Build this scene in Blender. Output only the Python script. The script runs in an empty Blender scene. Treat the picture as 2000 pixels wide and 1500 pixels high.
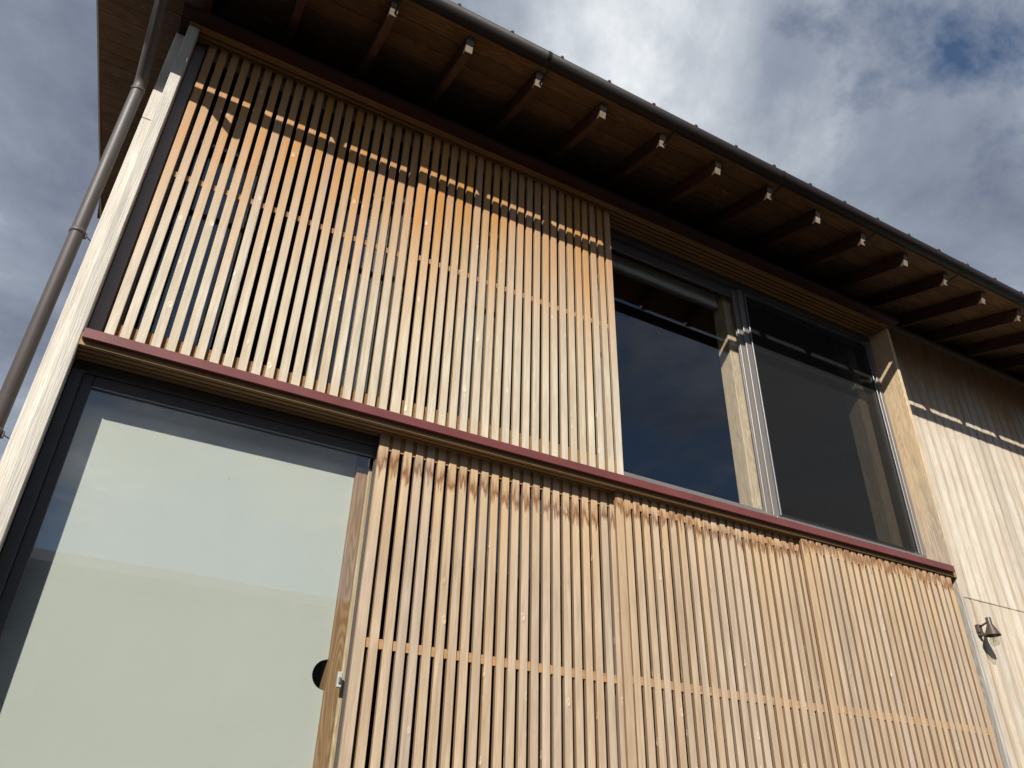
import bpy, bmesh, math, random
from mathutils import Matrix, Vector
random.seed(7)
scene = bpy.context.scene
col = scene.collection

# ------------------------------------------------------------------ camera
# x: along the facade, D: metres in front of the camera (towards the house),
# z: metres above the camera.  World: Y = D - 3.32, Z = z + 1.6
D0, ZC = 3.32, 1.6
R = ((0.877804, -0.478381, 0.024758), (0.271617, 0.454499, -0.848324), (0.394569, 0.751387, 0.528898))
cam_d = bpy.data.cameras.new('camera'); cam = bpy.data.objects.new('camera', cam_d); col.objects.link(cam)
cam.matrix_world = Matrix(((R[0][0], -R[1][0], -R[2][0], 0.0),
                           (R[0][1], -R[1][1], -R[2][1], -D0),
                           (R[0][2], -R[1][2], -R[2][2], ZC), (0, 0, 0, 1)))
cam_d.sensor_width = 36.0; cam_d.lens = 1530.6 / 2000 * 36; cam_d.clip_start = .05; cam_d.clip_end = 3000
scene.camera = cam

# ------------------------------------------------------------------ light
SUN = Vector((0.72, 1.0, -0.836)).normalized()          # direction the light travels
sd = bpy.data.lights.new('sun', 'SUN'); sd.energy = 5.0; sd.angle = math.radians(.53); sd.color = (1, .965, .90)
so = bpy.data.objects.new('sun', sd); col.objects.link(so)
so.rotation_euler = SUN.to_track_quat('-Z', 'Y').to_euler(); so.location = (-6, -9, 12)

world = bpy.data.worlds.new('World'); scene.world = world; world.use_nodes = True
nt = world.node_tree; nt.nodes.clear()
N, L = nt.nodes.new, nt.links.new
out = N('ShaderNodeOutputWorld'); bg = N('ShaderNodeBackground'); L(bg.outputs[0], out.inputs[0])
sky = N('ShaderNodeTexSky'); sky.sky_type = 'NISHITA'; sky.sun_disc = False
sky.sun_elevation = math.asin(-SUN.z); sky.sun_rotation = math.atan2(-SUN.x, -SUN.y)
sky.air_density = 1.0; sky.dust_density = .4; sky.ozone_density = 3.2
SKY_GAIN = .078
gain = N('ShaderNodeVectorMath'); gain.operation = 'SCALE'; gain.inputs['Scale'].default_value = SKY_GAIN
L(sky.outputs[0], gain.inputs[0])
tc = N('ShaderNodeTexCoord'); sep = N('ShaderNodeSeparateXYZ'); L(tc.outputs['Generated'], sep.inputs[0])
def wmath(op, a, b=None, c=None):
    n = N('ShaderNodeMath'); n.operation = op
    for i, v in enumerate((a, b, c)):
        if v is None: continue
        if isinstance(v, (int, float)): n.inputs[i].default_value = v
        else: L(v, n.inputs[i])
    return n.outputs[0]
den = wmath('ADD', wmath('MAXIMUM', sep.outputs[2], 0.0), .12)
cmb = N('ShaderNodeCombineXYZ')
L(wmath('DIVIDE', sep.outputs[0], den), cmb.inputs[0]); L(wmath('DIVIDE', sep.outputs[1], den), cmb.inputs[1])
def wnoise(scale, detail, rough, off, dist=0.0):
    m = N('ShaderNodeMapping'); m.inputs['Location'].default_value = off; L(cmb.outputs[0], m.inputs[0])
    n = N('ShaderNodeTexNoise'); n.inputs['Scale'].default_value = scale; n.inputs['Detail'].default_value = detail
    n.inputs['Roughness'].default_value = rough; n.inputs['Distortion'].default_value = dist
    L(m.outputs[0], n.inputs['Vector']); return n.outputs[0]
def wramp(f, stops):
    r = N('ShaderNodeValToRGB'); e = r.color_ramp.elements
    while len(e) < len(stops): e.new(.5)
    for el, (p, c) in zip(e, stops): el.position = p; el.color = (*c, 1)
    L(f, r.inputs[0]); return r.outputs[0]
cover = wnoise(1.9, 10, .64, (.03, -6.42, -4.11), .25)
shade = wnoise(1.15, 9, .59, (-9.11, 11.28, 3.67), .3)
cloud = wramp(shade, [(.30, (.105, .125, .18)), (.45, (.24, .272, .335)), (.545, (.44, .475, .52)), (.66, (.88, .895, .91))])
cover = wmath('MULTIPLY_ADD', sep.outputs[1], .125, wmath('SUBTRACT', cover, .032))
mask = wramp(cover, [(.325, (0, 0, 0)), (.44, (1, 1, 1))])
mx = N('ShaderNodeMix'); mx.data_type = 'RGBA'; L(mask, mx.inputs[0]); L(gain.outputs[0], mx.inputs[6]); L(cloud, mx.inputs[7])
L(mx.outputs[2], bg.inputs[0]); bg.inputs[1].default_value = 1.0

scene.view_settings.view_transform = 'Standard'; scene.view_settings.look = 'None'
scene.view_settings.exposure = .34; scene.view_settings.gamma = 1.0; scene.view_settings.use_curve_mapping = False

cy = scene.cycles
cy.max_bounces = 5; cy.diffuse_bounces = 3; cy.glossy_bounces = 2; cy.transmission_bounces = 3; cy.transparent_max_bounces = 12
cy.caustics_reflective = False; cy.caustics_refractive = False

# ------------------------------------------------------------------ materials
MATS = {}
def newmat(name):
    m = bpy.data.materials.new(name); m.use_nodes = True; m.node_tree.nodes.clear(); MATS[name] = m
    t = m.node_tree; o = t.nodes.new('ShaderNodeOutputMaterial')
    return m, t, o
class T:
    """tiny node helper"""
    def __init__(s, t): s.t = t
    def n(s, typ, **kw):
        n = s.t.nodes.new(typ)
        for k, v in kw.items():
            if k.startswith('i_'):
                key = k[2:]; key = int(key) if key.isdigit() else key.replace('_', ' ')
                if hasattr(v, 'is_output'): s.t.links.new(v, n.inputs[key])
                else: n.inputs[key].default_value = v
            else: setattr(n, k, v)
        return n
    def m(s, op, a, b=0.0, c=0.0, clamp=False):
        n = s.t.nodes.new('ShaderNodeMath'); n.operation = op; n.use_clamp = clamp
        for i, v in enumerate((a, b, c)):
            if hasattr(v, 'is_output'): s.t.links.new(v, n.inputs[i])
            else: n.inputs[i].default_value = v
        return n.outputs[0]
    def mix(s, f, a, b, blend='MIX'):
        n = s.t.nodes.new('ShaderNodeMix'); n.data_type = 'RGBA'; n.blend_type = blend
        for i, v in ((0, f), (6, a), (7, b)):
            if hasattr(v, 'is_output'): s.t.links.new(v, n.inputs[i])
            elif i == 0: n.inputs[i].default_value = v
            else: n.inputs[i].default_value = (*v, 1)
        return n.outputs[2]
    def ramp(s, f, stops):
        r = s.t.nodes.new('ShaderNodeValToRGB'); e = r.color_ramp.elements
        while len(e) < len(stops): e.new(.5)
        for el, (p, c) in zip(e, stops): el.position = p; el.color = (*c, 1) if isinstance(c, tuple) else (c, c, c, 1)
        s.t.links.new(f, r.inputs[0]); return r.outputs[0]
    def noise(s, vec, scale, detail=4, rough=.55, dist=0.0):
        return s.n('ShaderNodeTexNoise', i_Vector=vec, i_Scale=scale, i_Detail=detail, i_Roughness=rough, i_Distortion=dist).outputs[0]
    def map(s, vec, scale=(1, 1, 1), loc=(0, 0, 0)):
        return s.n('ShaderNodeMapping', i_Vector=vec, i_Scale=scale, i_Location=loc).outputs[0]

def wood(name, dark, light, axis=2, grain=1.0, rough=.6, bump=.25, var=.22, knots=.5, figure=.0, tint=None,
         sheltered=None, stain=None, warp=1.0, sides=None, edges=None, dents=0.0):
    """weathered softwood; grain runs along the local axis; every board takes its own piece of the pattern"""
    m, t, o = newmat(name); h = T(t)
    tc = h.n('ShaderNodeTexCoord'); inf = h.n('ShaderNodeObjectInfo'); geo = h.n('ShaderNodeNewGeometry')
    rnd = inf.outputs['Random']
    off = h.n('ShaderNodeCombineXYZ', i_0=h.m('MULTIPLY', rnd, 37.0), i_1=h.m('MULTIPLY', rnd, 91.0), i_2=h.m('MULTIPLY', rnd, 53.0)).outputs[0]
    v = h.n('ShaderNodeVectorMath', operation='ADD', i_0=tc.outputs['Object'], i_1=off).outputs[0]
    sc = [1, 1, 1]; sc[axis] = .035
    vs = h.map(v, tuple(sc))
    fine = h.noise(vs, 260 * grain, 3, .6)
    sc2 = [1, 1, 1]; sc2[axis] = .07
    mid = h.noise(h.map(v, tuple(sc2)), 38 * grain, 3, .55, .6 * warp)
    blot = h.noise(v, 4.5, 2, .5)
    g = h.m('ADD', h.m('MULTIPLY', fine, .45), h.m('MULTIPLY', mid, .55))
    if figure:
        sc3 = [1, 1, 1]; sc3[axis] = .10
        dn = h.noise(h.map(v, tuple(sc3)), 9, 2, .5)
        ring = h.m('SINE', h.m('MULTIPLY', dn, 150.0))
        g = h.m('ADD', g, h.m('MULTIPLY', ring, figure))
    c = h.mix(h.m('MULTIPLY_ADD', g, 3.6, -1.3, True), dark, light)
    c = h.mix(h.m('MULTIPLY_ADD', blot, 1.6, -.45, True), h.mix(.55, c, dark), c)
    if sheltered:     # sheltered wood high on the wall keeps its orange colour, the rain-washed part is bleached; on the siding it also paints in eave shade
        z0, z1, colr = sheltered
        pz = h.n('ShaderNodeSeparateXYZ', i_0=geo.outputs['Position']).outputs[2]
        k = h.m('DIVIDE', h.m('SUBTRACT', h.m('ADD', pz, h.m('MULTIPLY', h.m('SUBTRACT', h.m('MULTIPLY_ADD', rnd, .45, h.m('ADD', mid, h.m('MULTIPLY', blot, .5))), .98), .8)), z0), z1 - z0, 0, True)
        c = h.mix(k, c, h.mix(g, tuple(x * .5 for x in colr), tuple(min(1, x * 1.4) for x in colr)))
    if stain:         # tannin marks: tongues of brown running down from the top ends
        z0, dz, colr = stain
        pz = h.n('ShaderNodeSeparateXYZ', i_0=geo.outputs['Position']).outputs[2]
        pz = h.m('MULTIPLY_ADD', h.n('ShaderNodeSeparateXYZ', i_0=geo.outputs['Position']).outputs[1], 1.7, pz)   # lower on the screens set further back
        tong = h.noise(h.map(v, (1, 1, .12)), 75, 2, .5)
        wob = h.m('ADD', h.m('MULTIPLY', tong, .20), h.m('MULTIPLY', rnd, .05))
        hal = h.m('DIVIDE', h.m('SUBTRACT', h.m('ADD', pz, h.m('MULTIPLY', wob, 1.5)), z0 - .22), .5, 0, True)
        c = h.mix(h.m('MULTIPLY', hal, .5), c, tuple(x * y for x, y in zip(light, (1.02, .88, .66))))
        depth = h.m('SUBTRACT', h.m('ADD', pz, wob), z0 + .125)
        b = h.m('DIVIDE', depth, dz, 0, True)
        edge = h.ramp(b, [(0, 0.0), (.12, .55), (.30, 1.0), (.55, .45), (.8, .12)])
        c = h.mix(h.m('MULTIPLY', edge, .92), c, colr)
    if knots:
        sk = [1, 1, 1]; sk[axis] = .45
        vo = h.n('ShaderNodeTexVoronoi', i_Vector=h.map(v, tuple(sk)), i_Scale=9.0)
        d = vo.outputs['Distance']
        keep = h.m('GREATER_THAN', h.n('ShaderNodeSeparateColor', i_0=vo.outputs['Color']).outputs[0], .66)
        kn = h.m('MULTIPLY', h.m('SUBTRACT', 1.0, h.m('DIVIDE', d, .085, 0, True)), keep)
        c = h.mix(h.m('MULTIPLY', kn, knots), c, tuple(x * .42 for x in dark))
    if sides:         # faces inside the gaps are browner and darker than the fronts
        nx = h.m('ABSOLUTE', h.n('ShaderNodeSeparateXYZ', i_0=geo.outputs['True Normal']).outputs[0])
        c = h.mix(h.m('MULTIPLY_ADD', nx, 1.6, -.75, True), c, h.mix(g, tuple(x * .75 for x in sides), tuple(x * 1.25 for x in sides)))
    if edges:         # brown heartwood streaks along the board edges
        ax = h.m('ABSOLUTE', h.n('ShaderNodeSeparateXYZ', i_0=tc.outputs['Object']).outputs[0])
        wv = h.noise(h.map(v, (1, 1, .09)), 22, 2, .5)
        ed = h.m('DIVIDE', h.m('SUBTRACT', h.m('ADD', ax, h.m('MULTIPLY', wv, .05)), .052), .03, 0, True)
        c = h.mix(h.m('MULTIPLY', ed, .9), c, h.mix(fine, tuple(x * .8 for x in edges), tuple(x * 1.15 for x in edges)))
    hue = h.n('ShaderNodeHueSaturation', i_Saturation=h.m('MULTIPLY_ADD', h.m('FRACT', h.m('MULTIPLY', rnd, 17.3)), .2, .87),
              i_Value=h.m('MULTIPLY_ADD', rnd, var * 2, 1 - var), i_Color=c)
    hgt = h.m('ADD', fine, h.m('MULTIPLY', mid, .7))
    if dents:         # burls and dents around the knots, their highlights painted on in paler colour
        vd = h.n('ShaderNodeTexVoronoi', i_Vector=h.map(v, (1, 1, .5)), i_Scale=14.0)
        kd = h.m('GREATER_THAN', h.n('ShaderNodeSeparateColor', i_0=vd.outputs['Color']).outputs[1], .64)
        dd = h.m('MULTIPLY', h.m('SUBTRACT', 1.0, h.m('DIVIDE', vd.outputs['Distance'], .17, 0, True)), kd)
        hgt = h.m('ADD', hgt, h.m('MULTIPLY', h.m('SINE', h.m('MULTIPLY', dd, 4.2)), dents))
        c = h.mix(h.m('MULTIPLY', dd, .6), c, tuple(min(1, x * 1.25) for x in light))
        hue.inputs['Color'].default_value = (1, 1, 1, 1); t.links.new(c, hue.inputs['Color'])
    bp = h.n('ShaderNodeBump', i_Strength=bump, i_Distance=.004, i_Height=hgt)
    p = h.n('ShaderNodeBsdfPrincipled', i_Base_Color=hue.outputs[0], i_Roughness=rough, i_Normal=bp.outputs[0])
    p.inputs['Specular IOR Level'].default_value = .22
    t.links.new(p.outputs[0], o.inputs[0]); return m

def plain(name, colr, rough=.5, metal=0.0, var=.15, scale=8.0, bump=0.0, spec=.5, bscale=120.0):
    m, t, o = newmat(name); h = T(t)
    tc = h.n('ShaderNodeTexCoord'); v = tc.outputs['Object']
    n1 = h.noise(v, scale, 5, .6)
    c = h.mix(h.m('MULTIPLY_ADD', n1, 2.0, -.5, True), tuple(x * (1 - var) for x in colr), tuple(min(1, x * (1 + var)) for x in colr))
    p = h.n('ShaderNodeBsdfPrincipled', i_Base_Color=c, i_Metallic=metal, i_Roughness=h.m('MULTIPLY_ADD', n1, .2, rough - .1))
    p.inputs['Specular IOR Level'].default_value = spec
    if bump:
        bp = h.n('ShaderNodeBump', i_Strength=bump, i_Distance=.003, i_Height=h.noise(v, bscale, 4, .6)); t.links.new(bp.outputs[0], p.inputs['Normal'])
    t.links.new(p.outputs[0], o.inputs[0]); return m

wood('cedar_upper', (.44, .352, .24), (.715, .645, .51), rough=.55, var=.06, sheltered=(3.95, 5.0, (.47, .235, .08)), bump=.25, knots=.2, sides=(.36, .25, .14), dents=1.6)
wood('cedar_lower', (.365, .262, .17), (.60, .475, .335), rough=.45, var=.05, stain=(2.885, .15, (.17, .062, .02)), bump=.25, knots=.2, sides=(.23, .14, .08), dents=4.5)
wood('rail_wood', (.30, .16, .065), (.50, .29, .13), axis=0, knots=.2)
wood('rail_wood_shaded', (.20, .11, .05), (.36, .22, .105), axis=0, knots=.2)  # rail wood with the shade behind the upper slats painted in
wood('siding_wood', (.50, .42, .32), (.73, .66, .55), rough=.85, bump=.6, figure=.05, knots=.95, var=.11, sheltered=(4.8, 5.45, (.33, .185, .085)), edges=(.36, .26, .175))  # brown at the top: unweathered wood, plus eave shade put into the colour
wood('post_wood', (.46, .42, .36), (.74, .68, .59), rough=.8, bump=1.0, grain=.7, knots=.1, var=.05)
wood('fin_wood', (.32, .285, .24), (.56, .51, .44), rough=.75, bump=.5, figure=.11, knots=.3, var=.02, sheltered=(2.9, 4.1, (.62, .45, .265)))
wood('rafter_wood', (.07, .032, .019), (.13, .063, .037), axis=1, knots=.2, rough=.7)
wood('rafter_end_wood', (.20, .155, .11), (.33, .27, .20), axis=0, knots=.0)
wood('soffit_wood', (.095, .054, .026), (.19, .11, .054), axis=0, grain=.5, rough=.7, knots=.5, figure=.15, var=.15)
wood('track_wood', (.24, .14, .058), (.38, .23, .10), axis=0, knots=.2)
wood('head_wood', (.028, .009, .008), (.05, .018, .014), axis=0, knots=.1)
wood('interior_wood', (.30, .17, .07), (.50, .32, .16), rough=.5, figure=.18, knots=.6)
wood('interior_post_wood', (.42, .31, .175), (.64, .51, .32), rough=.6, figure=.12, knots=.6)
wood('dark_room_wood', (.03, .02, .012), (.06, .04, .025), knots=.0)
plain('red_metal', (.145, .040, .036), .45, 0.0, .18, 5, .05)
plain('bronze', (.075, .068, .066), .5, .0, .08, 20, 0, .35)
plain('bronze_pale', (.20, .18, .165), .42, .25, .06, 20)
plain('jamb_brown', (.30, .26, .235), .45, .0, .06, 20)
plain('alu', (.20, .20, .20), .4, .5, .05, 20)
plain('gutter_metal', (.022, .017, .016), .55, .0, .12, 14, 0, .2)
plain('pipe_metal', (.082, .066, .06), .52, .0, .10, 6, .03)
plain('lamp_metal', (.085, .062, .05), .42, .3, .1, 60)
plain('roof_metal', (.10, .035, .03), .5, .2, .12, 5)
plain('blind_white', (.55, .56, .52), .7, 0, .03, 5)
plain('plaster', (.10, .095, .085), .9, 0, .1, 3, .2)
plain('asphalt', (.068, .062, .055), .9, 0, .25, 2.0, .6, .3, 200)
plain('lock_plastic', (.42, .43, .42), .35, 0, .05, 40)
plain('brass', (.75, .45, .15), .3, 1.0, .05, 40)
plain('black_rubber', (.012, .012, .014), .6, 0, .1, 40)
plain('concrete', (.30, .29, .28), .9, 0, .12, 4, .3)

def glass_mat(name, tint=(1, 1, 1), refl=1.0, ripple=.012):
    m, t, o = newmat(name); h = T(t)
    tc = h.n('ShaderNodeTexCoord')
    bp = h.n('ShaderNodeBump', i_Strength=ripple, i_Distance=.02, i_Height=h.noise(tc.outputs['Object'], 2.2, 1, .4))
    geo = h.n('ShaderNodeNewGeometry')     # same reflectance from either side of a thin sheet (Schlick)
    cs = h.m('ABSOLUTE', h.n('ShaderNodeVectorMath', operation='DOT_PRODUCT', i_0=geo.outputs['True Normal'], i_1=geo.outputs['Incoming']).outputs['Value'])
    f2 = h.m('MULTIPLY', h.m('MULTIPLY_ADD', h.m('POWER', h.m('SUBTRACT', 1.0, cs), 5.0), .957, .043), refl, 0, True)
    tr = h.n('ShaderNodeBsdfTransparent', i_Color=(*tint, 1)); gl = h.n('ShaderNodeBsdfGlossy', i_Roughness=0.0, i_Normal=bp.outputs[0])
    gl.inputs['Color'].default_value = (1, 1, 1, 1)
    mx = h.n('ShaderNodeMixShader', i_0=f2, i_1=tr.outputs[0], i_2=gl.outputs[0]); t.links.new(mx.outputs[0], o.inputs[0]); return m
glass_mat('window_glass', (.955, .96, .955), 1.6); glass_mat('bulb_glass', (.9, .9, .86), 2.2, 0.0)
def paper_mat():
    m, t, o = newmat('paper'); h = T(t); v = h.n('ShaderNodeTexCoord').outputs['Object']
    cloudy = h.noise(v, 2.3, 4, .55); fib = h.noise(h.map(v, (1, 1, 1)), 55, 5, .65, 1.2)
    c = h.mix(h.m('MULTIPLY_ADD', cloudy, 1.8, -.4, True), (.49, .515, .45), (.525, .55, .485))
    c = h.mix(h.m('MULTIPLY_ADD', fib, 2.0, -1.15, True), c, (.47, .475, .40))
    vo = h.n('ShaderNodeTexVoronoi', i_Vector=v, i_Scale=9.0)
    sp = h.m('MULTIPLY', h.m('LESS_THAN', vo.outputs['Distance'], .03), h.m('GREATER_THAN', h.n('ShaderNodeSeparateColor', i_0=vo.outputs['Color']).outputs[0], .6))
    c = h.mix(h.m('MULTIPLY', sp, .6), c, (.2, .18, .14))
    bp = h.n('ShaderNodeBump', i_Strength=.14, i_Distance=.004, i_Height=h.m('ADD', fib, h.m('MULTIPLY', h.noise(v, 14, 3, .6), 1.5)))
    p = h.n('ShaderNodeBsdfPrincipled', i_Base_Color=c, i_Roughness=.9, i_Normal=bp.outputs[0]); t.links.new(p.outputs[0], o.inputs[0])
paper_mat()
def mesh_mat():
    m, t, o = newmat('insect_mesh'); h = T(t)
    df = h.n('ShaderNodeBsdfDiffuse', i_Color=(.024, .024, .024, 1)); tr = h.n('ShaderNodeBsdfTransparent')
    mx = h.n('ShaderNodeMixShader', i_0=.42, i_1=tr.outputs[0], i_2=df.outputs[0]); t.links.new(mx.outputs[0], o.inputs[0])
mesh_mat()

# ------------------------------------------------------------------ mesh helpers
WP = {}
def W(x, D, z): return Vector((x, D - D0, z + ZC))
def link(name, mesh, pos, parent=None, mat=None):
    o = bpy.data.objects.new(name, mesh); col.objects.link(o)
    if mat and not mesh.materials: mesh.materials.append(MATS[mat])
    pos = Vector(pos); WP[o] = pos
    if parent is not None:
        o.parent = parent; o.location = pos - WP[parent]
    else: o.location = pos
    return o
def empty(name, pos):
    o = bpy.data.objects.new(name, None); col.objects.link(o); o.location = pos; o.empty_display_size = .2; WP[o] = Vector(pos); return o
def tag(o, label=None, category=None, group=None, kind=None):
    for k, v in (('label', label), ('category', category), ('group', group), ('kind', kind)):
        if v: o[k] = v
    return o
CACHE = {}
def box_mesh(sx, sy, sz, mat, bev=.002):
    key = (round(sx, 4), round(sy, 4), round(sz, 4), mat, bev)
    if key in CACHE: return CACHE[key]
    bm = bmesh.new(); bmesh.ops.create_cube(bm, size=1.0)
    bmesh.ops.scale(bm, vec=(sx, sy, sz), verts=bm.verts)
    if bev: bmesh.ops.bevel(bm, geom=bm.edges[:], offset=min(bev, sx * .3, sy * .3, sz * .3), segments=1, affect='EDGES')
    me = bpy.data.meshes.new('box'); bm.to_mesh(me); bm.free(); me.materials.append(MATS[mat]); CACHE[key] = me; return me
def box(name, x0, x1, d0, d1, z0, z1, mat, parent=None, bev=.002):
    return link(name, box_mesh(x1 - x0, d1 - d0, z1 - z0, mat, bev), W((x0 + x1) / 2, (d0 + d1) / 2, (z0 + z1) / 2), parent)
def prism(name, prof, x0, x1, mat, parent=None, key=None, smooth=False):
    """profile in (D, z), extruded along x"""
    cd = sum(p[0] for p in prof) / len(prof); cz = sum(p[1] for p in prof) / len(prof); h = (x1 - x0) / 2
    if key and key in CACHE: me = CACHE[key]
    else:
        n = len(prof)
        vs = [(-h, d - cd, z - cz) for d, z in prof] + [(h, d - cd, z - cz) for d, z in prof]
        fs = [tuple(range(n)), tuple(range(2 * n - 1, n - 1, -1))] + [(i, i + n, (i + 1) % n + n, (i + 1) % n) for i in range(n)]
        me = bpy.data.meshes.new(name); me.from_pydata(vs, [], fs)
        bm = bmesh.new(); bm.from_mesh(me); bmesh.ops.recalc_face_normals(bm, faces=bm.faces); bm.to_mesh(me); bm.free()
        me.materials.append(MATS[mat])
        if smooth:
            for p in me.polygons: p.use_smooth = abs(p.normal.x) < .5
        if key: CACHE[key] = me
    return link(name, me, W((x0 + x1) / 2, cd, cz), parent)
def tube(name, path, r, mat, parent=None, seg=20, cap=True):
    """round pipe through world points"""
    pts = [Vector(p) for p in path]; c = pts[0]
    bm = bmesh.new(); rings = []; ref = Vector((1, 0, 0)); rr = r if hasattr(r, '__len__') else [r] * len(pts)
    for i, p in enumerate(pts):
        d = ((pts[min(i + 1, len(pts) - 1)] - p).normalized() + (p - pts[max(i - 1, 0)]).normalized()).normalized()
        if abs(d.dot(ref)) > .95: ref = Vector((0, 1, 0))
        a = (ref - d * ref.dot(d)).normalized(); b = d.cross(a); ref = a
        rings.append([bm.verts.new(p - c + (a * math.cos(k * 2 * math.pi / seg) + b * math.sin(k * 2 * math.pi / seg)) * rr[i]) for k in range(seg)])
    for r0, r1 in zip(rings, rings[1:]):
        for k in range(seg): bm.faces.new((r0[k], r0[(k + 1) % seg], r1[(k + 1) % seg], r1[k])).smooth = True
    if cap: bm.faces.new(rings[0]); bm.faces.new(rings[-1])
    bmesh.ops.recalc_face_normals(bm, faces=bm.faces)
    me = bpy.data.meshes.new(name); bm.to_mesh(me); bm.free(); me.materials.append(MATS[mat]); return link(name, me, c, parent)
def lathe(name, prof, pos, mat, parent=None, seg=32):
    bm = bmesh.new(); rings = []
    for r, z in prof: rings.append([bm.verts.new((r * math.cos(k * 2 * math.pi / seg), r * math.sin(k * 2 * math.pi / seg), z)) for k in range(seg)])
    for r0, r1 in zip(rings, rings[1:]):
        for k in range(seg): bm.faces.new((r0[k], r0[(k + 1) % seg], r1[(k + 1) % seg], r1[k])).smooth = True
    bmesh.ops.recalc_face_normals(bm, faces=bm.faces)
    me = bpy.data.meshes.new(name); bm.to_mesh(me); bm.free(); me.materials.append(MATS[mat]); return link(name, me, pos, parent)

# ------------------------------------------------------------------ ground
gm = bpy.data.meshes.new('ground'); gm.from_pydata([(-600, -600, 0), (600, -600, 0), (600, 600, 0), (-600, 600, 0)], [], [(0, 1, 2, 3)])
gm.materials.append(MATS['asphalt']); tag(link('ground', gm, (0, 0, 0)), kind='structure')

# ------------------------------------------------------------------ the house: shell and roof
XL, XR = -.4356, 9.2
FLOOR = -ZC
house = tag(empty('house', W(2.3, 5.0, -ZC)), 'two-storey timber house with deep dark eave, large windows and pale board siding', 'house')
SL = .31
def zs(D): return 4.032 + SL * (D - 2.569)           # underside of the soffit boards
RIDGE = 7.0
XV, XE = -.955, 9.9
roof_prof = [(2.527, zs(2.527) + .0195), (2.46, 4.073), (2.46, 4.084), (2.60, zs(2.6) + .066), (RIDGE, zs(RIDGE) + .075),
             (2 * RIDGE - 2.5, zs(2.5) + .07), (2 * RIDGE - 2.5, zs(2.5) + .02), (RIDGE, zs(RIDGE) + .02)]
roof = tag(prism('roof', roof_prof, XV, XE, 'roof_metal', house), 'dark red metal roof with standing seams')
k = -5
while .893 + .3357 * k < XE:
    x = .893 + .3357 * k; k += 1
    if x < XV + .02: continue
    prism('roof_seam', [(2.452, 4.084), (2.454, 4.100), (2.47, 4.104), (RIDGE, zs(RIDGE) + .10), (RIDGE, zs(RIDGE) + .076), (2.60, zs(2.6) + .0665), (2.462, 4.0845)],
          x - .008, x + .008, 'roof_metal', roof, key='seam')
D = 2.527; bw = .136
while D < RIDGE - .02:
    d1 = min(D + bw - .0035, RIDGE)
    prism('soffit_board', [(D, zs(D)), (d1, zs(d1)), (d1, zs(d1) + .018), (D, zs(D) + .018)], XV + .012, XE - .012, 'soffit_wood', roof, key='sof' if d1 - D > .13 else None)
    D += bw
prism('verge_board', [(2.47, zs(2.47) + .045), (RIDGE + .03, zs(RIDGE) - .012), (RIDGE + .03, zs(RIDGE) + .07), (2.47, zs(2.47) + .085)], XV - .012, XV - .001, 'blind_white', roof)
box('ridge_cap', XV - .05, XE + .03, RIDGE - .14, RIDGE + .14, zs(RIDGE) + .06, zs(RIDGE) + .13, 'roof_metal', roof)
# rafters
RW, RH = .045, .118
for k in range(-2, 21):
    x = .545 + .4549 * k
    if x < XV + .1 or x > XE - .1: continue
    r0, d1 = 2.569, 3.36
    n = (.296, -.955)
    prof = [(r0, zs(r0) - .0005), (d1, zs(d1) - .0005), (d1, zs(d1) - RH), (r0 + .028, zs(r0 + .028) - RH)]
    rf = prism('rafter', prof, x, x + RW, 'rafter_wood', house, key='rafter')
    e = [(r0 - .0015, zs(r0) - .002), (r0 + .0265, zs(r0 + .028) - RH + .001), (r0 + .0275, zs(r0 + .028) - RH + .001), (r0 - .0005, zs(r0) - .002)]
    prism('rafter_end', e, x + .001, x + RW - .001, 'rafter_end_wood', rf, key='rafend')
# walls of the shell
wall_prof = None
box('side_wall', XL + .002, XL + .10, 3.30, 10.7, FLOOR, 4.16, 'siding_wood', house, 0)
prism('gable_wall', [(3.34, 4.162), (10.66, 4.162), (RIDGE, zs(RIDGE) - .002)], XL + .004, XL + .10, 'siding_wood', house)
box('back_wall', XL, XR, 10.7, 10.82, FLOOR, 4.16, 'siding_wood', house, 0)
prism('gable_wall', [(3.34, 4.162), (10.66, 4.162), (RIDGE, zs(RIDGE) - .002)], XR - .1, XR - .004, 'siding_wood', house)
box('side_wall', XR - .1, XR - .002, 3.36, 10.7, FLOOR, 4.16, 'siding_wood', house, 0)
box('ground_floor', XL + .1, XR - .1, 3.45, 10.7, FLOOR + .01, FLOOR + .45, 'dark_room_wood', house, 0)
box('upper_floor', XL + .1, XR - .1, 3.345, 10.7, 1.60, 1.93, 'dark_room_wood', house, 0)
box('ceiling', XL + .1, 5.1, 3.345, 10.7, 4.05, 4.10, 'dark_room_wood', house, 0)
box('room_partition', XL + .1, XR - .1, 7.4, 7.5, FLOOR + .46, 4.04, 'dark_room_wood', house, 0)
box('wall_plate', XL + .1, 5.05, 3.30, 3.34, 3.842, zs(3.3) - .01, 'rafter_wood', house, 0)

# board siding to the right of the openings
sid = box('siding_backing', 5.046, XR, 3.341, 3.36, FLOOR, zs(3.34) - .02, 'dark_room_wood', house, 0)
x = 5.0465; SEAM = 1.730
while x < 9.1:
    w = .108
    for z0, z1 in ((FLOOR + .25, SEAM - .0012), (SEAM + .0012, 4.10)):
        dz = random.uniform(-.0025, .0025)
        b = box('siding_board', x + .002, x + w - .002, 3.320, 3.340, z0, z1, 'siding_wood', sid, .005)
        b.rotation_euler.z = random.uniform(-.045, .045)      # boards cup a little
    x += w
box('siding_trim', 5.0465, XR, 3.285, 3.319, 4.075, 4.112, 'rafter_end_wood', house)
box('end_fin', 5.015, 5.045, 3.0985, 3.335, FLOOR + .2, 3.80, 'fin_wood', house, .003)

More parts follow.
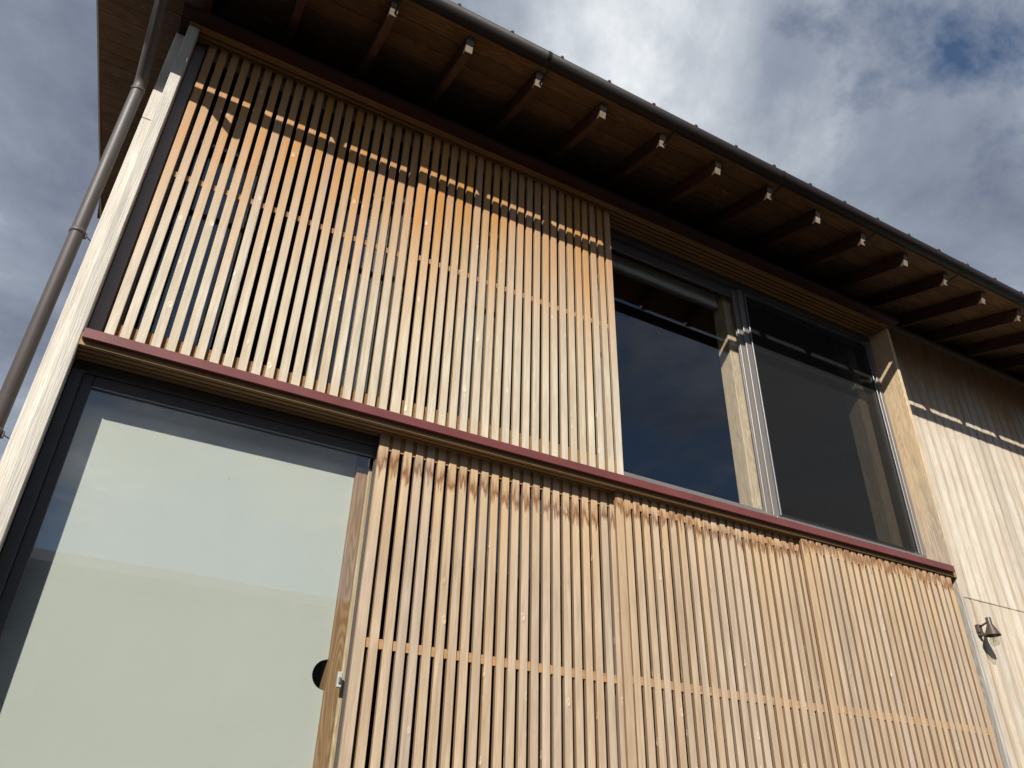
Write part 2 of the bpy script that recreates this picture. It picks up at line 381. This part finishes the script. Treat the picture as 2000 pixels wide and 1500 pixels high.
# corner post at the left end
box('corner_board', -.381, -.329, 3.093, 3.176, FLOOR + .1, 3.803, 'post_wood', house, .003)
box('corner_board', XL, -.335, 3.182, 3.29, FLOOR + .1, 3.118, 'post_wood', house, .003)
box('corner_board', XL, -.335, 3.182, 3.29, 3.121, 3.803, 'post_wood', house, .003)

# ------------------------------------------------------------------ head track, sill, lower track
def grooved(d0, d1, z0, z1, grooves):
    p = [(d0, z1), (d0, z0)]
    for a, b in grooves: p += [(a, z0), (a, z0 + .012), (b, z0 + .012), (b, z0)]
    return p + [(d1, z0), (d1, z1)]
head = box('head_board', -.43, 5.06, 3.006, 3.0765, 3.806, 3.842, 'head_wood', house, .002)
box('head_return', -.43, -.385, 3.078, 3.30, 3.806, 3.842, 'head_wood', house, .002)
prism('head_track', grooved(3.0775, 3.262, 3.8065, 3.8405, [(3.118, 3.131), (3.150, 3.163), (3.186, 3.199), (3.218, 3.228)]), -.384, 5.013, 'track_wood', house)
prism('sill', [(3.0645, 1.7636), (3.0645, 1.805), (3.068, 1.808), (3.262, 1.86), (3.262, 1.855), (3.0675, 1.803), (3.0675, 1.7665), (3.088, 1.7665), (3.088, 1.7636)], -.322, 4.968, 'red_metal', house)
prism('lower_track', grooved(3.090, 3.216, 1.741, 1.800, [(3.112, 3.122), (3.145, 3.156), (3.179, 3.190)]), -.327, 5.013, 'track_wood', house)

# ------------------------------------------------------------------ windows upstairs
BAY = [-.329, .985, 2.298, 3.612, 5.013]
UZ0, UZ1 = 1.862, 3.802
def window(i, x0, x1, label, sash_d, screen=False):
    t = tag(empty('window', W((x0 + x1) / 2, sash_d, UZ0)), None); t.parent = house; t.location = WP[t] - WP[house]
    tag(t, label)
    f = 'bronze'
    d0 = 3.263
    # outer frame
    box('frame_head', x0 + .001, x1 - .001, d0, d0 + .075, 3.752, UZ1, f, t); box('frame_sill', x0 + .001, x1 - .001, d0, d0 + .075, UZ0, 1.935, 'bronze_pale', t)
    if i == 0: box('frame_jamb', x0 + .001, x0 + .055, 3.20, d0 + .075, 1.862, 3.802, 'jamb_brown', t)
    if i == 3: box('frame_jamb', x1 - .04, x1 - .002, d0, d0 + .075, 1.936, 3.751, 'bronze_pale', t)
    # sash
    s0, s1 = x0 - .012 if i % 2 else x0 + .03, x1 + .0 if i % 2 == 0 else x1 - .042
    if i == 0: s0 = x0 + .06
    sd0, sd1 = sash_d, sash_d + .024
    sm = 'bronze_pale'
    box('stile', s0, s0 + .05, sd0, sd1, 1.936, 3.750, sm, t); box('stile', s1 - .05, s1, sd0, sd1, 1.936, 3.750, sm, t)
    box('sash_rail', s0 + .051, s1 - .051, sd0, sd1, 3.668, 3.750, f, t); box('sash_rail', s0 + .051, s1 - .051, sd0, sd1, 1.936, 1.968, 'bronze' if screen else sm, t)
    gm_ = box('pane', s0 + .045, s1 - .045, sash_d + .011, sash_d + .014, 1.96, 3.676, 'window_glass', t, 0)
    box('glazing_bead', s0 + .051, s1 - .051, sd0 + .001, sd0 + .009, 3.662, 3.6675, 'alu', t, 0)
    if screen:
        box('screen_mesh', s0 + .045, s1 - .03, sash_d - .010, sash_d - .009, 1.955, 3.70, 'insect_mesh', t, 0)
        box('screen_edge', s0 + .047, s0 + .057, sash_d - .014, sash_d - .002, 1.945, 3.71, 'alu', t, .001)
        box('screen_edge', s1 - .036, s1 - .026, sash_d - .014, sash_d - .002, 1.945, 3.71, 'alu', t, .001)
    return t
window(0, BAY[0], BAY[1], 'upstairs window behind the left slatted screen', 3.296)
window(1, BAY[1], BAY[2], 'upstairs window behind the right slatted screen', 3.270)
window(2, BAY[2], BAY[3], 'clear upstairs window reflecting blue sky and eave', 3.296)
window(3, BAY[3], BAY[4], 'upstairs window with dark insect screen', 3.276, True)
# wooden posts standing just inside the glass
for x0, x1 in ((3.505, 3.60), (4.80, 4.90)):
    box('interior_post', x0, x1, 3.345, 3.46, 1.935, 4.045, 'interior_post_wood', house, .003)
box('interior_sill', XL + .1, 5.0, 3.3395, 3.344, 1.70, 1.92, 'dark_room_wood', house, 0)
# roller blind rolled up behind the clear window
rb = tag(empty('roller_blind', W(2.9, 3.40, 3.59)), 'rolled-up pale roller blind box inside the clear upstairs window', 'blind')
box('blind_cassette', 2.30, 3.49, 3.385, 3.44, 3.60, 3.715, 'blind_white', rb, .006); box('bottom_bar', 2.31, 3.48, 3.40, 3.425, 3.588, 3.599, 'alu', rb, .002)

# ------------------------------------------------------------------ ground floor glass doors
DZ0 = FLOOR + .45
def door(i, x0, x1, label, visible):
    t = tag(empty('glass_door', W((x0 + x1) / 2, 3.23, DZ0)), label); t.parent = house; t.location = WP[t] - WP[house]
    d0 = 3.2175
    box('frame_head', x0 + .001, x1 - .001, d0, d0 + .07, 1.691, 1.7395, 'bronze', t)
    if i == 0: box('frame_jamb', x0 + .001, x0 + .045, 3.2005, d0 + .07, DZ0, 1.690, 'bronze', t)
    s0, s1 = (x0 + .046, x1 + .057) if i == 0 else (x0 + .031, x1 + .03)
    a = .042
    box('stile', s0, s0 + a, d0 + .008, d0 + .034, DZ0, 1.690, 'bronze', t); box('stile', s1 - .06, s1, d0 + .008, d0 + .034, DZ0, 1.690, 'bronze', t)
    box('door_rail', s0 + a + .001, s1 - .061, d0 + .008, d0 + .034, 1.643, 1.690, 'bronze', t); box('door_rail', s0 + a + .001, s1 - .061, d0 + .008, d0 + .034, DZ0, DZ0 + .1, 'bronze', t)
    box('pane', s0 + a - .006, s1 - .055, d0 + .02, d0 + .023, DZ0 + .09, 1.650, 'window_glass', t, 0)
    box('glazing_bead', s0 + a + .001, s1 - .061, d0 + .010, d0 + .0185, 1.636, 1.6425, 'alu', t, 0)
    if i == 0:
        lk = box('lock', .948, .968, 3.236, 3.252, .61, .672, 'lock_plastic', t, .003)
        box('latch', .952, .962, 3.229, 3.237, .625, .650, 'alu', lk, .003)
    else:
        box('screen_mesh', s0 + a, s1 - .06, d0 + .001, d0 + .002, DZ0 + .05, 1.2, 'insect_mesh', t, 0)
        box('door_rail', s0 + a + .001, s1 - .061, d0 + .0085, d0 + .033, .50, .56, 'bronze', t)
door(0, BAY[0], BAY[1], 'large glass door with pale paper panel behind it', True)
door(1, BAY[1], BAY[2], 'glass door behind the leftmost lower screen', False)
door(2, BAY[2], BAY[3], 'glass door behind the middle lower screen', False)
door(3, BAY[3], 4.97, 'glass door behind the rightmost lower screen', False)
box('interior_post', .9215, .974, 3.292, 3.40, DZ0, 1.599, 'interior_wood', house, .003)
box('interior_post', .9752, 1.07, 3.276, 3.40, DZ0, 1.599, 'interior_post_wood', house, .003)

# pale paper panel with a half-round finger notch at its right edge
def paper_panel():
    x0, x1, z0, z1, r, zc = -.33, .9205, DZ0, 1.70, .061, .668
    pts = [(x0, z0), (x1, z0)] + [(x1 + .004 - r * math.cos(a) if 0 < k < 20 else x1, zc + r * math.sin(a)) for k in range(21) for a in [(-math.pi / 2) + math.pi * k / 20]] + [(x1, z1), (x0, z1)]
    cx, cz = (x0 + x1) / 2, (z0 + z1) / 2; n = len(pts); th = .010
    vs = [(x - cx, -th, z - cz) for x, z in pts] + [(x - cx, th, z - cz) for x, z in pts]
    fs = [tuple(range(n)), tuple(range(2 * n - 1, n - 1, -1))] + [(i, i + n, (i + 1) % n + n, (i + 1) % n) for i in range(n)]
    me = bpy.data.meshes.new('paper_panel'); me.from_pydata(vs, [], fs)
    bm = bmesh.new(); bm.from_mesh(me); bmesh.ops.recalc_face_normals(bm, faces=bm.faces); bm.to_mesh(me); bm.free()
    return link('paper_panel', me, W(cx, 3.327, cz), None, 'paper')
tag(paper_panel(), 'pale greenish paper sliding panel with half-round notch behind the glass door', 'panel')

# ------------------------------------------------------------------ sliding slatted screens
SD = .0215
def screen(x_first, w_first, xs, w_last, df, z0, z1, mat, rails, label, ro=.0075, rm='rail_wood'):
    xe = xs[-1] + w_last
    t = tag(empty('slatted_screen', W((x_first + xe) / 2, df + .013, z0)), label, 'screen', 'sliding slatted screens on the facade')
    def sl(x, w):
        j = random.uniform(-.0012, .0012); jd = random.uniform(-.0012, .0012)
        o = link('slat', box_mesh(w, SD, z1 - z0, mat, .0022), W(x + w / 2 + j, df + SD / 2 + jd, (z0 + z1) / 2), t)
        o.rotation_euler = (random.uniform(-.0006, .0006), random.uniform(-.0007, .0007), random.uniform(-.012, .012))
    sl(x_first, w_first)
    for i, x in enumerate(xs): sl(x, w_last if i == len(xs) - 1 else .0395)
    for a, b in rails: box('rail', x_first + .004, xe - .004, df + ro, df + ro + .009, a, b, rm, t, .001)
    return t
SB, STP = 1.815, 3.805
RU = [(SB + .002, 1.937), (2.828, 2.863), (3.700, STP - .002)]
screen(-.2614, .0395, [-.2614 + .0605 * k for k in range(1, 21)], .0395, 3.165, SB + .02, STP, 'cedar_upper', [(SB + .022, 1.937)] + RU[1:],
       'upper slatted screen at the corner post, with downpipe shadow across it', .0217, 'rail_wood_shaded')
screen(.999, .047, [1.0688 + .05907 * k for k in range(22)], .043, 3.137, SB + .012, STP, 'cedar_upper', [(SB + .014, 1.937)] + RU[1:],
       'upper slatted screen standing proud beside the clear window', .0175, 'rail_wood_shaded')
LB, LT = FLOOR + .12, 1.752
RL = [(LB + .02, LB + .10), (-.62, -.585), (.766, .806), (1.662, LT - .002)]
screen(.9776, .047, [1.0426 + .05855 * k for k in range(22)], .0395, 3.170, LB, LT, 'cedar_lower', RL,
       'lower slatted screen next to the glass door, leftmost and set furthest back')
screen(2.2866, .048, [2.3427 + .0595 * k for k in range(22)], .0395, 3.134, LB, LT, 'cedar_lower', RL,
       'middle of the three lower slatted screens, under the clear window')
screen(3.604, .050, [3.6668 + .0596 * k for k in range(22)], .042, 3.101, LB, LT, 'cedar_lower', RL,
       'rightmost lower slatted screen, foremost, beside the board siding')

# ------------------------------------------------------------------ gutter and downpipe
GD, GZ, GR = 2.458, 4.001, .048
arc = [(GD - GR * math.cos(a), GZ - GR * math.sin(a)) for a in [math.pi * k / 24 for k in range(25)]]
arc_in = [(GD - (GR - .003) * math.cos(a), GZ - (GR - .003) * math.sin(a)) for a in [math.pi * k / 24 for k in range(25)]]
gut = tag(prism('rain_gutter', [(GD - GR, GZ + .006)] + arc + arc_in[::-1] + [(GD - GR + .003, GZ + .006)], XV + .01, XE, 'gutter_metal', house, smooth=True),
          'dark brown half-round rain gutter along the eave')
box('slit_block', XV + .004, -.755, 2.503, 2.524, 3.985, 4.040, 'gutter_metal', gut)  # unseen block added to keep the sun slit off the corner post
prism('end_cap', arc, XV + .006, XV + .0095, 'gutter_metal', gut)
for xj in (1.455, 3.27, 5.10, 6.9): prism('gutter_joint', [(GD - (GR + .0015) * math.cos(a), GZ - (GR + .0015) * math.sin(a)) for a in [math.pi * k / 16 for k in range(17)]] + [(GD + GR - .001, GZ + .001), (GD - GR - .0015, GZ + .008)], xj - .012, xj + .012, 'gutter_metal', gut)
for k in range(-2, 20, 2):
    x = .545 + .4549 * k + .025
    if x < XV: continue
    prism('bracket', [(GD - .002, GZ - GR - .004), (GD + .03, GZ - GR + .004), (2.590, 3.945), (2.600, 3.925), (2.606, 3.931), (2.594, 3.953), (GD + .034, GZ - GR + .010), (GD, GZ - GR - .001)], x, x + .012, 'gutter_metal', gut)
PX = -.50
def arcpath(pts, rad=.05, n=6):
    out = [pts[0]]
    for a, b, c in zip(pts, pts[1:], pts[2:]):
        a, b, c = map(Vector, (a, b, c)); u = (a - b).normalized(); v = (c - b).normalized()
        p, q = b + u * rad, b + v * rad
        for k in range(n + 1):
            s = k / n; out.append((1 - s) ** 2 * p + 2 * s * (1 - s) * b + s * s * q)
    return out + [pts[-1]]
path = [W(PX, 3.205, FLOOR + .05), W(PX, 3.205, 3.355), W(PX - .01, 2.70, 3.757), W(PX - .01, 2.466, 3.80), W(PX - .01, 2.462, 3.975)]
pipe = tag(tube('downpipe', arcpath(path, .045), .0295, 'pipe_metal', house, 24), 'brown metal downpipe bending from the gutter to the corner')
for z, arm in ((3.300, True), (2.345, True), (1.352, True), (.3, True)):
    cl = tube('pipe_clamp', [W(PX, 3.205, z - .011), W(PX, 3.205, z - .0105), W(PX, 3.205, z + .0105), W(PX, 3.205, z + .011)], [.030, .0325, .0325, .030], 'pipe_metal', pipe, 24)
    if arm and z < 3.2:
        box('clamp_lug', PX + .027, PX + .040, 3.198, 3.212, z - .022, z + .006, 'pipe_metal', pipe, .002)
        tube('clamp_arm', [W(PX + .038, 3.205, z - .008), W(XL + .006, 3.24, z - .010)], .0022, 'black_rubber', pipe, 8)

# ------------------------------------------------------------------ wall lamp
lx, lz = 5.447, 1.516
lamp = tag(empty('wall_lamp', W(lx, 3.318, lz - .05)), 'small brown cone wall lamp with clear bulb on the pale siding', 'lamp')
box('mount', lx - .020, lx + .020, 3.292, 3.3185, lz - .030, lz + .026, 'lamp_metal', lamp, .003)
box('mount_block', lx - .014, lx + .014, 3.286, 3.3185, lz - .052, lz - .031, 'lamp_metal', lamp, .002)
tube('arm', [W(lx, 3.293, lz + .010), W(lx, 3.232, lz + .028)], .0065, 'lamp_metal', lamp, 12)
sp = W(lx, 3.222, lz + .020)
lathe('shade', [(.0005, .036), (.016, .036), (.0175, .033), (.0175, -.004), (.019, -.010), (.051, -.083), (.052, -.086), (.049, -.085), (.016, -.012), (.0005, -.011)], sp, 'lamp_metal', lamp)
bulb = lathe('bulb', [(.010, -.062), (.0135, -.075), (.015, -.085), (.021, -.098), (.029, -.112), (.0315, -.124), (.029, -.138), (.020, -.150), (.008, -.1555), (.0005, -.156)], sp, 'bulb_glass', lamp)
lathe('socket', [(.0005, -.02), (.013, -.02), (.013, -.066), (.0005, -.067)], sp, 'lamp_metal', lamp, 16)
for a in range(4):
    ca, sa = math.cos(a * 1.57), math.sin(a * 1.57)
    tube('filament', [sp + Vector((.004 * ca, .004 * sa, -.085)), sp + Vector((.010 * ca, .010 * sa, -.132))], .0011, 'brass', bulb, 6)

# ------------------------------------------------------------------ house across the yard (shows only as a reflected roofline)
nb = tag(empty('opposite_house', (2, -15, 0)), 'plain house across the yard whose roofline shows in the glass', 'house')
def nbox(name, x0, x1, y0, y1, z0, z1, mat, parent=None, bev=0): return box(name, x0, x1, y0 + D0, y1 + D0, z0 - ZC, z1 - ZC, mat, parent or nb, bev)
nbox('wall', -14, 16, -21, -13.2, 0, 5.9, 'plaster')
prism('roof', [(-12.7 + D0, 5.95 - ZC), (-12.7 + D0, 6.1 - ZC), (-17.1 + D0, 7.6 - ZC), (-21.5 + D0, 6.1 - ZC), (-21.5 + D0, 5.95 - ZC)], -14.5, 16.5, 'roof_metal', nb)
for x in (-11, -6.5, -2, 2.5, 7, 11.5):
    for z in (1.0, 3.8):
        w = nbox('window', x, x + 1.6, -13.2, -13.14, z, z + 1.2, 'bronze'); nbox('pane', x + .07, x + 1.53, -13.139, -13.135, z + .07, z + 1.13, 'window_glass', w)
